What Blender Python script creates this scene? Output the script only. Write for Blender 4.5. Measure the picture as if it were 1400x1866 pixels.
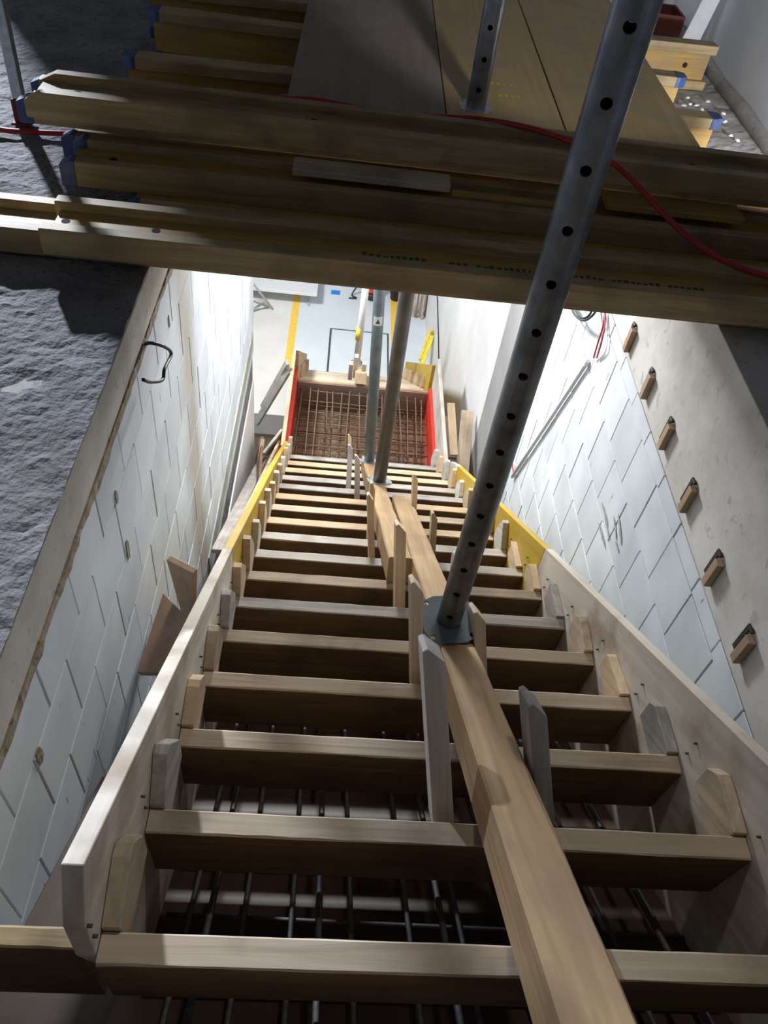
import bpy, bmesh, math, random
from mathutils import Vector, Matrix, noise

random.seed(7)
S = bpy.context.scene
COL = S.collection
for o in list(bpy.data.objects):
    bpy.data.objects.remove(o)

# ------------------------------------------------------------------ camera
F_PX, PITCH, YAW, ROLL = 1457.96, 0.8210, 0.1205, 0.1674
CAM = Vector((0.2704, -0.3437, 1.3312))
cp, sp, cyw, syw = math.cos(PITCH), math.sin(PITCH), math.cos(YAW), math.sin(YAW)
FWD = Vector((syw * cp, cyw * cp, -sp))
rt = Vector((cyw, -syw, 0))
upv = rt.cross(FWD)
RGT = math.cos(ROLL) * rt + math.sin(ROLL) * upv
UPV = -math.sin(ROLL) * rt + math.cos(ROLL) * upv
cam_d = bpy.data.cameras.new('camera')
cam_d.sensor_fit = 'VERTICAL'
cam_d.sensor_height = 36.0
cam_d.lens = 36.0 * F_PX / 1866.0
cam_d.clip_start = 0.02
cam_o = bpy.data.objects.new('camera', cam_d)
COL.objects.link(cam_o)
mw = Matrix((RGT, UPV, -FWD)).transposed().to_4x4()
mw.translation = CAM
cam_o.matrix_world = mw
S.camera = cam_o

# ------------------------------------------------------------------ world, lights, exposure
S.view_settings.view_transform = 'Standard'
S.view_settings.look = 'None'
S.view_settings.gamma = 1.0
S.view_settings.use_curve_mapping = False
S.view_settings.exposure = 0.0
W = bpy.data.worlds.new('world')
S.world = W
W.use_nodes = True
W.node_tree.nodes['Background'].inputs[0].default_value = (0.62, 0.70, 0.85, 1)
W.node_tree.nodes['Background'].inputs[1].default_value = 0.30


def aim(o, target):
    d = (Vector(target) - o.location).normalized()
    o.rotation_euler = d.to_track_quat('-Z', 'Y').to_euler()


def area(name, loc, target, sx, sy, power, col):
    l = bpy.data.lights.new(name, 'AREA')
    l.shape = 'RECTANGLE'
    l.size, l.size_y = sx, sy
    l.energy = power
    l.color = col
    o = bpy.data.objects.new(name, l)
    COL.objects.link(o)
    o.location = loc
    aim(o, target)
    return o


def spot(name, loc, target, angle, power, col, size=0.08, blend=0.3):
    l = bpy.data.lights.new(name, 'SPOT')
    l.energy = power
    l.color = col
    l.spot_size = math.radians(angle)
    l.spot_blend = blend
    l.shadow_soft_size = size
    o = bpy.data.objects.new(name, l)
    COL.objects.link(o)
    o.location = loc
    aim(o, target)
    return o


# daylight from the window opening of the upper storey, far left
area('window_daylight', (-3.40, 7.5, 3.10), (-0.5, 1.6, 0.0), 0.25, 0.25, 1050, (0.80, 0.87, 1.0))
# site lamps of the lower storey, hanging under the slab
area('stair_lamp', (0.30, 4.43, -0.15), (0.62, 0.6, -1.3), 0.5, 0.2, 132, (0.98, 0.985, 0.98))
area('lower_room_lamp_two', (-1.3, 5.9, -0.6), (-0.1, 7.7, -4.6), 0.6, 0.6, 190, (0.98, 0.985, 0.98))
# added fill spot for the deck panels and beam ends, no lamp known there
spot('deck_fill_spot', (1.0, 1.2, 1.95), (1.25, 4.0, 0.25), 46, 60, (0.98, 0.98, 1.0), size=0.06, blend=0.5)


spot('riser_fill_spot', (0.75, 1.35, 2.35), (0.60, 0.33, 0.0), 58, 46, (1.0, 0.96, 0.90), size=0.10, blend=0.25)  # added fill on the near risers, no known lamp hangs here
spot('slab_lamp', (2.08, 2.42, 0.17), (1.90, 3.6, 0.10), 85, 65, (0.97, 0.98, 1.0), size=0.05, blend=0.4)


# ------------------------------------------------------------------ pixel helpers (reference frame 1400 x 1866)
def ray(px, py):
    return FWD + RGT * ((px - 700) / F_PX) - UPV * ((py - 933) / F_PX)


def on_z(px, py, z):
    d = ray(px, py)
    return CAM + d * ((z - CAM.z) / d.z)


def on_y(px, py, y):
    d = ray(px, py)
    return CAM + d * ((y - CAM.y) / d.y)


def on_x(px, py, x):
    d = ray(px, py)
    return CAM + d * ((x - CAM.x) / d.x)


GO, RISE, WID = 0.26, 0.18552, 1.167
SL = RISE / GO
LAND = -17 * RISE
FLOOR2 = LAND - 8 * RISE
PIT = -6.2
XL, XR = -0.291, 1.48


def on_slope(px, py, off):
    d = ray(px, py)
    t = (off - SL * CAM.y - CAM.z) / (d.z + SL * d.y)
    return CAM + d * t


SD = Vector((0, 1, -SL)).normalized()      # down the stairs
SN = Vector((0, SL, 1)).normalized()       # off the slope
X3, Y3, Z3 = Vector((1, 0, 0)), Vector((0, 1, 0)), Vector((0, 0, 1))

# ------------------------------------------------------------------ materials
MATS = {}


def nt(name):
    m = bpy.data.materials.new(name)
    m.use_nodes = True
    t = m.node_tree
    b = t.nodes['Principled BSDF']
    MATS[name] = m
    return m, t, b


def N(t, typ, **kw):
    n = t.nodes.new(typ)
    for k, v in kw.items():
        if isinstance(k, str) and hasattr(n, k):
            setattr(n, k, v)
    return n


def link(t, a, ao, b, bi):
    t.links.new(a.outputs[ao], b.inputs[bi])


def ramp(t, stops):
    r = t.nodes.new('ShaderNodeValToRGB')
    el = r.color_ramp.elements
    while len(el) < len(stops):
        el.new(0.5)
    for e, (p, c) in zip(el, stops):
        e.position = p
        e.color = (c[0], c[1], c[2], 1)
    return r


def wood(name, light, dark, rough=0.75, stain=None, stain_amt=0.5, vary=0.25, gscale=1.0, bump=0.25):
    m, t, b = nt(name)
    tc = N(t, 'ShaderNodeTexCoord')
    oi = N(t, 'ShaderNodeObjectInfo')
    add = N(t, 'ShaderNodeVectorMath', operation='ADD')
    mul = N(t, 'ShaderNodeMath', operation='MULTIPLY')
    mul.inputs[1].default_value = 37.0
    link(t, oi, 'Random', mul, 0)
    link(t, tc, 'Object', add, 0)
    link(t, mul, 0, add, 1)
    mp = N(t, 'ShaderNodeMapping')
    mp.inputs['Scale'].default_value = (1.3 * gscale, 22 * gscale, 22 * gscale)
    link(t, add, 0, mp, 0)
    n1 = N(t, 'ShaderNodeTexNoise')
    n1.inputs['Scale'].default_value = 2.2
    n1.inputs['Detail'].default_value = 7
    n1.inputs['Distortion'].default_value = 0.8
    link(t, mp, 0, n1, 'Vector')
    r = ramp(t, [(0.28, dark), (0.5, [(a + c) / 2 for a, c in zip(light, dark)]), (0.72, light)])
    link(t, n1, 'Fac', r, 'Fac')
    n2 = N(t, 'ShaderNodeTexNoise')
    n2.inputs['Scale'].default_value = 5.0
    n2.inputs['Detail'].default_value = 4
    link(t, add, 0, n2, 'Vector')
    col = stain if stain else [c * 0.55 for c in dark]
    r2 = ramp(t, [(0.48, (0, 0, 0)), (0.68, (stain_amt,) * 3)])
    link(t, n2, 'Fac', r2, 'Fac')
    mx = N(t, 'ShaderNodeMix', data_type='RGBA')
    link(t, r2, 'Color', mx, 'Factor')
    link(t, r, 'Color', mx, 6)
    mx.inputs[7].default_value = (*col, 1)
    hsv = N(t, 'ShaderNodeHueSaturation')
    mr = N(t, 'ShaderNodeMapRange')
    mr.inputs['To Min'].default_value = 1 - vary
    mr.inputs['To Max'].default_value = 1 + vary
    link(t, oi, 'Random', mr, 'Value')
    link(t, mr, 0, hsv, 'Value')
    link(t, mx, 2, hsv, 'Color')
    link(t, hsv, 0, b, 'Base Color')
    b.inputs['Roughness'].default_value = rough
    bm = N(t, 'ShaderNodeBump')
    bm.inputs['Strength'].default_value = bump
    bm.inputs['Distance'].default_value = 0.004
    link(t, n1, 'Fac', bm, 'Height')
    link(t, bm, 0, b, 'Normal')
    return m


def mineral(name, c1, c2, scale=6, rough=0.9, spots=None, bump=0.3, dist=0.004, detail=8, fine=40, coord='Object'):
    m, t, b = nt(name)
    tc = N(t, 'ShaderNodeTexCoord')
    geo = N(t, 'ShaderNodeNewGeometry')
    src = (geo, 'Position') if coord == 'World' else (tc, coord)
    n1 = N(t, 'ShaderNodeTexNoise')
    n1.inputs['Scale'].default_value = scale
    n1.inputs['Detail'].default_value = detail
    n1.inputs['Roughness'].default_value = 0.62
    link(t, src[0], src[1], n1, 'Vector')
    r = ramp(t, [(0.33, c1), (0.67, c2)])
    link(t, n1, 'Fac', r, 'Fac')
    out = (r, 'Color')
    n2 = N(t, 'ShaderNodeTexNoise')
    n2.inputs['Scale'].default_value = fine
    n2.inputs['Detail'].default_value = 5
    link(t, src[0], src[1], n2, 'Vector')
    if spots:
        r2 = ramp(t, [(0.60, (0, 0, 0)), (0.70, (1, 1, 1))])
        link(t, n2, 'Fac', r2, 'Fac')
        mx = N(t, 'ShaderNodeMix', data_type='RGBA')
        link(t, r2, 'Color', mx, 'Factor')
        link(t, r, 'Color', mx, 6)
        mx.inputs[7].default_value = (*spots, 1)
        out = (mx, 2)
    link(t, out[0], out[1], b, 'Base Color')
    b.inputs['Roughness'].default_value = rough
    bm = N(t, 'ShaderNodeBump')
    bm.inputs['Strength'].default_value = bump
    bm.inputs['Distance'].default_value = dist
    link(t, n2, 'Fac', bm, 'Height')
    link(t, bm, 0, b, 'Normal')
    return m


def plain(name, col, rough=0.6, metal=0.0, noise_amt=0.15, scale=25, bump=0.1):
    m, t, b = nt(name)
    tc = N(t, 'ShaderNodeTexCoord')
    n1 = N(t, 'ShaderNodeTexNoise')
    n1.inputs['Scale'].default_value = scale
    n1.inputs['Detail'].default_value = 5
    link(t, tc, 'Object', n1, 'Vector')
    r = ramp(t, [(0.3, [c * (1 - noise_amt) for c in col]), (0.7, [min(1, c * (1 + noise_amt)) for c in col])])
    link(t, n1, 'Fac', r, 'Fac')
    link(t, r, 'Color', b, 'Base Color')
    b.inputs['Roughness'].default_value = rough
    b.inputs['Metallic'].default_value = metal
    if bump:
        bm = N(t, 'ShaderNodeBump')
        bm.inputs['Strength'].default_value = bump
        bm.inputs['Distance'].default_value = 0.002
        link(t, n1, 'Fac', bm, 'Height')
        link(t, bm, 0, b, 'Normal')
    return m


def block_mat(name):
    """white sand-lime block, with the brown run-off stains the wall carries"""
    m, t, b = nt(name)
    geo = N(t, 'ShaderNodeNewGeometry')
    oi = N(t, 'ShaderNodeObjectInfo')
    n1 = N(t, 'ShaderNodeTexNoise')
    n1.inputs['Scale'].default_value = 4.0
    n1.inputs['Detail'].default_value = 7
    link(t, geo, 'Position', n1, 'Vector')
    r = ramp(t, [(0.3, (0.57, 0.635, 0.70)), (0.65, (0.70, 0.765, 0.83))])
    link(t, n1, 'Fac', r, 'Fac')
    hsv = N(t, 'ShaderNodeHueSaturation')
    mr = N(t, 'ShaderNodeMapRange')
    mr.inputs['To Min'].default_value = 0.93
    mr.inputs['To Max'].default_value = 1.05
    link(t, oi, 'Random', mr, 'Value')
    link(t, mr, 0, hsv, 'Value')
    link(t, r, 'Color', hsv, 'Color')
    # small dark scratches and chips
    mp = N(t, 'ShaderNodeMapping')
    mp.inputs['Scale'].default_value = (30, 30, 7)
    link(t, geo, 'Position', mp, 0)
    n2 = N(t, 'ShaderNodeTexNoise')
    n2.inputs['Scale'].default_value = 1.3
    n2.inputs['Detail'].default_value = 3
    link(t, mp, 0, n2, 'Vector')
    r2 = ramp(t, [(0.72, (0, 0, 0)), (0.76, (0.75,) * 3)])
    link(t, n2, 'Fac', r2, 'Fac')
    mx = N(t, 'ShaderNodeMix', data_type='RGBA')
    link(t, r2, 'Color', mx, 'Factor')
    link(t, hsv, 0, mx, 6)
    mx.inputs[7].default_value = (0.12, 0.12, 0.13, 1)
    # vertical brown run-off on the left wall (y about 2.3)
    sep = N(t, 'ShaderNodeSeparateXYZ')
    link(t, geo, 'Position', sep, 0)
    n3 = N(t, 'ShaderNodeTexNoise')
    n3.inputs['Scale'].default_value = 3.0
    n3.inputs['Detail'].default_value = 5
    link(t, geo, 'Position', n3, 'Vector')
    a = N(t, 'ShaderNodeMath', operation='MULTIPLY_ADD')
    a.inputs[1].default_value = 0.35
    link(t, n3, 'Fac', a, 0)
    link(t, sep, 'Y', a, 2)
    d = N(t, 'ShaderNodeMath', operation='SUBTRACT')
    d.inputs[1].default_value = 2.42
    link(t, a, 0, d, 0)
    ab = N(t, 'ShaderNodeMath', operation='ABSOLUTE')
    link(t, d, 0, ab, 0)
    r3 = ramp(t, [(0.05, (0.75,) * 3), (0.22, (0, 0, 0))])
    link(t, ab, 0, r3, 'Fac')
    lx = N(t, 'ShaderNodeMath', operation='LESS_THAN')
    lx.inputs[1].default_value = 0.5
    link(t, sep, 'X', lx, 0)
    mu = N(t, 'ShaderNodeMath', operation='MULTIPLY')
    link(t, r3, 'Color', mu, 0)
    link(t, lx, 0, mu, 1)
    mx2 = N(t, 'ShaderNodeMix', data_type='RGBA')
    link(t, mu, 0, mx2, 'Factor')
    link(t, mx, 2, mx2, 6)
    mx2.inputs[7].default_value = (0.36, 0.32, 0.26, 1)
    link(t, mx2, 2, b, 'Base Color')
    b.inputs['Roughness'].default_value = 0.9
    bm = N(t, 'ShaderNodeBump')
    bm.inputs['Strength'].default_value = 0.15
    bm.inputs['Distance'].default_value = 0.003
    link(t, n1, 'Fac', bm, 'Height')
    link(t, bm, 0, b, 'Normal')
    return m


M_FRESH = wood('wood_fresh_pine', (0.70, 0.56, 0.38), (0.54, 0.40, 0.25), stain=(0.35, 0.25, 0.16), stain_amt=0.45)
M_TIMBER = wood('wood_square_timber', (0.54, 0.38, 0.21), (0.37, 0.24, 0.12), stain=(0.30, 0.21, 0.13), stain_amt=0.5, vary=0.05, gscale=0.8)
M_RISER = wood('wood_used_plank', (0.66, 0.55, 0.42), (0.48, 0.38, 0.27), stain=(0.20, 0.16, 0.12), stain_amt=0.6, vary=0.2)
M_GREY = wood('wood_weathered_grey', (0.48, 0.46, 0.43), (0.29, 0.27, 0.25), stain=(0.13, 0.12, 0.11), stain_amt=0.6)
M_OILSHADE = wood('oiled_shaded_plank_face', (0.25, 0.17, 0.095), (0.16, 0.105, 0.06), stain=(0.07, 0.045, 0.03), stain_amt=0.6, vary=0.2)  # oil brown, with the shade of the broad faces put into the colour
M_PALE = wood('wood_whitewashed', (0.72, 0.70, 0.66), (0.50, 0.47, 0.42), stain=(0.30, 0.26, 0.20), stain_amt=0.5, vary=0.08)
M_STRING = wood('wood_dirty_panel', (0.80, 0.75, 0.66), (0.60, 0.53, 0.44), stain=(0.30, 0.21, 0.13), stain_amt=0.75, vary=0.06, gscale=0.5)
M_YEL = wood('wood_yellow_panel', (0.56, 0.37, 0.02), (0.44, 0.28, 0.015), stain=(0.50, 0.38, 0.11), stain_amt=0.6, vary=0.06, gscale=0.5, rough=0.55)
M_BEAM = wood('wood_yellow_beam', (0.48, 0.37, 0.20), (0.31, 0.22, 0.10), stain=(0.20, 0.14, 0.07), stain_amt=0.7, vary=0.15, rough=0.6)
M_WEB = wood('wood_beam_web', (0.48, 0.31, 0.08), (0.34, 0.20, 0.04), stain=(0.26, 0.20, 0.12), stain_amt=0.6, vary=0.1, rough=0.55)
M_PLY = wood('brown_film_plywood', (0.26, 0.15, 0.09), (0.17, 0.095, 0.055), stain=(0.30, 0.22, 0.16), stain_amt=0.5, vary=0.12, gscale=0.35, rough=0.5, bump=0.05)
M_SOFFIT = wood('shaded_soffit_film', (0.075, 0.042, 0.028), (0.045, 0.026, 0.018), stain=(0.03, 0.02, 0.014), stain_amt=0.5, vary=0.12, gscale=0.35, rough=0.5, bump=0.05)  # brown film darkened so the gap below the risers reads as deep shade
M_PLYL = wood('light_plywood', (0.50, 0.36, 0.24), (0.38, 0.26, 0.16), stain=(0.30, 0.20, 0.13), stain_amt=0.5, vary=0.1, gscale=0.4, rough=0.6, bump=0.05)
M_DECK = wood('yellow_deck_panel', (0.46, 0.34, 0.15), (0.37, 0.26, 0.10), stain=(0.30, 0.25, 0.17), stain_amt=0.6, vary=0.06, gscale=0.4, rough=0.5, bump=0.05)
M_DECKG = wood('dusty_deck_panel', (0.34, 0.28, 0.23), (0.27, 0.22, 0.18), stain=(0.40, 0.34, 0.27), stain_amt=0.5, vary=0.05, gscale=0.4, rough=0.8, bump=0.05)
M_RED = plain('red_film_face', (0.72, 0.05, 0.03), 0.4, noise_amt=0.2, scale=8)
M_BLOCK = block_mat('white_block')
M_MORTAR = mineral('dark_joint', (0.10, 0.10, 0.10), (0.30, 0.30, 0.30), scale=9)
M_BROWNM = mineral('brown_mortar', (0.26, 0.21, 0.15), (0.38, 0.32, 0.24), scale=14, bump=0.8, dist=0.01, spots=(0.16, 0.13, 0.10))
M_SLABEDGE = mineral('slab_edge_concrete', (0.44, 0.41, 0.37), (0.62, 0.60, 0.56), scale=5, spots=(0.36, 0.33, 0.29), coord='World')
M_CONC = mineral('concrete_beam', (0.50, 0.48, 0.45), (0.70, 0.69, 0.67), scale=3.5, spots=(0.46, 0.44, 0.41), coord='World', fine=22)
M_COLUMN = mineral('grey_concrete', (0.29, 0.30, 0.305), (0.35, 0.36, 0.365), scale=3, coord='World')
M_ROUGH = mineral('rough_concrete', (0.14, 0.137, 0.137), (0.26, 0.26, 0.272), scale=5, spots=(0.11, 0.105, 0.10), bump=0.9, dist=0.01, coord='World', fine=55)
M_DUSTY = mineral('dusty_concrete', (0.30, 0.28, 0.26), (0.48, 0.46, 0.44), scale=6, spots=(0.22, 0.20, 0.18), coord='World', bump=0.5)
M_WHITEW = mineral('white_plaster', (0.72, 0.74, 0.76), (0.82, 0.84, 0.86), scale=3, coord='World', bump=0.1)
M_FLOORP = mineral('painted_floor', (0.68, 0.76, 0.82), (0.76, 0.84, 0.90), scale=2, coord='World', bump=0.05, rough=0.6)
M_FLOORL = mineral('pale_floor', (0.70, 0.69, 0.66), (0.80, 0.79, 0.77), scale=2, coord='World', bump=0.05)
M_LINE = plain('yellow_floor_paint', (0.95, 0.62, 0.10), 0.6, noise_amt=0.1)
M_DARKC = mineral('low_bounce_concrete', (0.16, 0.155, 0.15), (0.22, 0.215, 0.21), scale=3, coord='World')  # colour kept dark to cut light bounced off the unseen ceiling and wall
M_PIT = mineral('pit_concrete', (0.38, 0.31, 0.23), (0.50, 0.43, 0.34), scale=5, coord='World')
M_GALV = plain('galvanised_steel', (0.50, 0.53, 0.55), 0.42, 0.7, noise_amt=0.2, scale=40)
M_PROP = plain('dull_prop_steel', (0.20, 0.21, 0.22), 0.38, 0.75, noise_amt=0.35, scale=18)
M_PROPB = plain('blue_grey_prop', (0.20, 0.25, 0.28), 0.45, 0.3, noise_amt=0.2, scale=14)
M_PROPD = plain('dark_prop_tube', (0.13, 0.12, 0.105), 0.5, 0.3, noise_amt=0.25, scale=14)
M_PLATE = plain('plate_steel', (0.22, 0.27, 0.295), 0.55, 0.2, noise_amt=0.12)
M_WHITEP = plain('white_tube', (0.82, 0.87, 0.92), 0.5, 0.0, noise_amt=0.06)
M_BLUE = plain('blue_plastic', (0.035, 0.075, 0.21), 0.45, noise_amt=0.3)
M_CABLER = plain('red_cable_rubber', (0.42, 0.03, 0.03), 0.5)
M_BLACK = plain('black_rubber', (0.02, 0.02, 0.022), 0.5)
M_HOLE = plain('hole_dark', (0.012, 0.012, 0.012), 0.9)
M_WHITE = plain('white_plastic', (0.78, 0.80, 0.82), 0.45, noise_amt=0.04)
M_RUST = plain('rusty_rebar', (0.19, 0.13, 0.09), 0.75, 0.3, noise_amt=0.35, scale=60)
M_REBAR = plain('bare_rebar', (0.11, 0.105, 0.105), 0.6, 0.4, noise_amt=0.3, scale=60)
M_PRINT = plain('stencil_print', (0.10, 0.075, 0.045), 0.8)
M_PRINTY = plain('stencil_yellow', (0.60, 0.44, 0.10), 0.7)
M_STICK = plain('yellow_sticker', (0.85, 0.70, 0.08), 0.5)
M_SKY = plain('blue_sheet', (0.02, 0.28, 0.85), 0.6)
M_DKRED = plain('dark_red_paint', (0.13, 0.025, 0.018), 0.7)


# ------------------------------------------------------------------ geometry helpers
def tag(o, label=None, cat=None, group=None, kind=None):
    if label:
        o['label'] = label
    if cat:
        o['category'] = cat
    if group:
        o['group'] = group
    if kind:
        o['kind'] = kind
    return o


def thing(name, loc, label, cat, group=None):
    o = bpy.data.objects.new(name, None)
    o.empty_display_size = 0.1
    COL.objects.link(o)
    o.location = loc
    return tag(o, label, cat, group)


def put(name, me, mat, parent=None, M=None):
    o = bpy.data.objects.new(name, me)
    COL.objects.link(o)
    if mat is not None and not me.materials:
        me.materials.append(mat)
    elif mat is not None and me.materials[0] is not mat:
        o.material_slots[0].link = 'OBJECT'
        o.material_slots[0].material = mat
    if M is not None:
        o.matrix_world = M
    if parent is not None:
        o.parent = parent
        # a parent that is itself a child
        chain = Matrix.Identity(4)
        p = parent
        mats = []
        while p is not None:
            mats.append((p.matrix_parent_inverse.copy(), p.matrix_basis.copy()))
            p = p.parent
        for inv, bas in reversed(mats):
            chain = chain @ inv @ bas
        o.matrix_parent_inverse = chain.inverted()
    return o


def frame(o, ex, ey, ez):
    M = Matrix((ex.normalized(), ey.normalized(), ez.normalized())).transposed().to_4x4()
    M.translation = o
    return M


_boxes = {}


def box_mesh(lx, ly, lz, bev=0.002):
    k = (round(lx, 4), round(ly, 4), round(lz, 4), bev)
    if k in _boxes:
        return _boxes[k]
    bm = bmesh.new()
    bmesh.ops.create_cube(bm, size=1)
    for v in bm.verts:
        v.co = Vector((v.co.x * lx, v.co.y * ly, v.co.z * lz))
    if bev:
        bmesh.ops.bevel(bm, geom=list(bm.edges), offset=min(bev, lx / 4, ly / 4, lz / 4), segments=1, affect='EDGES')
    me = bpy.data.meshes.new('box')
    bm.to_mesh(me)
    bm.free()
    _boxes[k] = me
    return me


def box(name, c, dims, mat, parent=None, axes=(X3, Y3, Z3), bev=0.002):
    return put(name, box_mesh(*dims, bev), mat, parent, frame(Vector(c), *axes))


def bbox(name, x0, x1, y0, y1, z0, z1, mat, parent=None, bev=0.002):
    """axis-aligned box; local X is always the longest side so that grain follows it"""
    c = ((x0 + x1) / 2, (y0 + y1) / 2, (z0 + z1) / 2)
    d = (x1 - x0, y1 - y0, z1 - z0)
    i = max(range(3), key=lambda q: d[q])
    if i == 0:
        return box(name, c, d, mat, parent, (X3, Y3, Z3), bev)
    if i == 1:
        return box(name, c, (d[1], d[0], d[2]), mat, parent, (Y3, -X3, Z3), bev)
    return box(name, c, (d[2], d[1], d[0]), mat, parent, (Z3, Y3, -X3), bev)


def beam_between(name, a, b, w, h, mat, parent=None, up=Z3, bev=0.003):
    a, b = Vector(a), Vector(b)
    ex = (b - a).normalized()
    ey = up.cross(ex).normalized()
    ez = ex.cross(ey)
    return box(name, (a + b) / 2, ((b - a).length, w, h), mat, parent, (ex, ey, ez), bev)


def prism(name, pts, origin, ex, ey, depth, mat, parent=None, bev=0.0015):
    """polygon pts (u,v) in plane ex,ey, extruded by depth along ez = ex x ey; mesh local X = ex"""
    ez = ex.cross(ey).normalized()
    bm = bmesh.new()
    lo = [bm.verts.new((u, v, 0)) for u, v in pts]
    hi = [bm.verts.new((u, v, depth)) for u, v in pts]
    n = len(pts)
    bm.faces.new(list(reversed(lo)))
    bm.faces.new(hi)
    for i in range(n):
        bm.faces.new((lo[i], lo[(i + 1) % n], hi[(i + 1) % n], hi[i]))
    bmesh.ops.recalc_face_normals(bm, faces=bm.faces)
    if bev:
        bmesh.ops.bevel(bm, geom=list(bm.edges), offset=bev, segments=1, affect='EDGES')
    me = bpy.data.meshes.new(name)
    bm.to_mesh(me)
    bm.free()
    return put(name, me, mat, parent, frame(Vector(origin), ex, ey, ez))


def smooth_path(pts, n=8):
    pts = [Vector(p) for p in pts]
    if len(pts) < 3:
        return pts
    P = [pts[0] * 2 - pts[1]] + pts + [pts[-1] * 2 - pts[-2]]
    out = []
    for i in range(1, len(P) - 2):
        for j in range(n):
            t = j / n
            a, b, c, d = P[i - 1], P[i], P[i + 1], P[i + 2]
            out.append(0.5 * ((2 * b) + (-a + c) * t + (2 * a - 5 * b + 4 * c - d) * t * t + (-a + 3 * b - 3 * c + d) * t ** 3))
    out.append(pts[-1])
    return out


def tube(name, pts, r, mat, parent=None, seg=8, smooth=True, cap=True):
    pts = smooth_path(pts) if smooth else [Vector(p) for p in pts]
    o0 = pts[0].copy()
    bm = bmesh.new()
    rings = []
    up = None
    for i, p in enumerate(pts):
        d = (pts[min(i + 1, len(pts) - 1)] - pts[max(i - 1, 0)]).normalized()
        if up is None:
            up = Z3 if abs(d.z) < 0.9 else X3
        s = d.cross(up).normalized()
        up = s.cross(d).normalized()
        rings.append([bm.verts.new(p - o0 + (s * math.cos(a) + up * math.sin(a)) * r)
                      for a in [2 * math.pi * k / seg for k in range(seg)]])
    for a, b in zip(rings, rings[1:]):
        for k in range(seg):
            f = bm.faces.new((a[k], a[(k + 1) % seg], b[(k + 1) % seg], b[k]))
            f.smooth = True
    if cap:
        bm.faces.new(list(reversed(rings[0])))
        bm.faces.new(rings[-1])
    bmesh.ops.recalc_face_normals(bm, faces=bm.faces)
    me = bpy.data.meshes.new(name)
    bm.to_mesh(me)
    bm.free()
    return put(name, me, mat, parent, Matrix.Translation(o0))


def boolean_diff(me_a, me_b):
    a = bpy.data.objects.new('tmp_a', me_a)
    b = bpy.data.objects.new('tmp_b', me_b)
    COL.objects.link(a)
    COL.objects.link(b)
    md = a.modifiers.new('cut', 'BOOLEAN')
    md.object = b
    md.operation = 'DIFFERENCE'
    md.solver = 'EXACT'
    dg = bpy.context.evaluated_depsgraph_get()
    out = bpy.data.meshes.new_from_object(a.evaluated_get(dg))
    bpy.data.objects.remove(a)
    bpy.data.objects.remove(b)
    return out


def pipe_mesh(r, ri, h, seg=32):
    bm = bmesh.new()
    R = []
    for rad, z in ((r, 0), (r, h), (ri, h), (ri, 0)):
        R.append([bm.verts.new((rad * math.cos(2 * math.pi * k / seg), rad * math.sin(2 * math.pi * k / seg), z)) for k in range(seg)])
    for i in range(4):
        a, b = R[i], R[(i + 1) % 4]
        for k in range(seg):
            f = bm.faces.new((a[k], a[(k + 1) % seg], b[(k + 1) % seg], b[k]))
            f.smooth = i in (0, 2)
    bmesh.ops.recalc_face_normals(bm, faces=bm.faces)
    me = bpy.data.meshes.new('pipe')
    bm.to_mesh(me)
    bm.free()
    return me


def holes_mesh(r, length, zs, ang):
    bm = bmesh.new()
    d = Vector((math.cos(ang), math.sin(ang), 0))
    for z in zs:
        M = frame(Vector((0, 0, z)), Z3, d.cross(Z3), d)
        bmesh.ops.create_cone(bm, cap_ends=True, segments=14, radius1=r, radius2=r, depth=length, matrix=M)
    me = bpy.data.meshes.new('holes')
    bm.to_mesh(me)
    bm.free()
    return me


def axis_frame(a, b):
    ez = (Vector(b) - Vector(a)).normalized()
    ex = Y3.cross(ez)
    ex = ex.normalized()
    ey = ez.cross(ex)
    return frame(Vector(a), ex, ey, ez)


def plate_mesh(w, t, cut, holes):
    """octagonal-cornered plate lying in XY"""
    h = w / 2
    c = cut
    bm = bmesh.new()
    pts = [(-h + c, -h), (h - c, -h), (h - c * .3, -h + c * .3), (h, -h + c), (h, h - c), (h - c * .3, h - c * .3), (h - c, h),
           (-h + c, h), (-h + c * .3, h - c * .3), (-h, h - c), (-h, -h + c), (-h + c * .3, -h + c * .3)]
    lo = [bm.verts.new((x, y, 0)) for x, y in pts]
    hi = [bm.verts.new((x, y, t)) for x, y in pts]
    bm.faces.new(list(reversed(lo)))
    bm.faces.new(hi)
    for i in range(len(pts)):
        bm.faces.new((lo[i], lo[(i + 1) % len(pts)], hi[(i + 1) % len(pts)], hi[i]))
    me = bpy.data.meshes.new('plate')
    bm.to_mesh(me)
    bm.free()
    if holes:
        bc = bmesh.new()
        for x, y in holes:
            bmesh.ops.create_cone(bc, cap_ends=True, segments=12, radius1=.008, radius2=.008, depth=.1, matrix=Matrix.Translation((x, y, 0)))
        mb = bpy.data.meshes.new('ph')
        bc.to_mesh(mb)
        bc.free()
        me = boolean_diff(me, mb)
    return me


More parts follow.
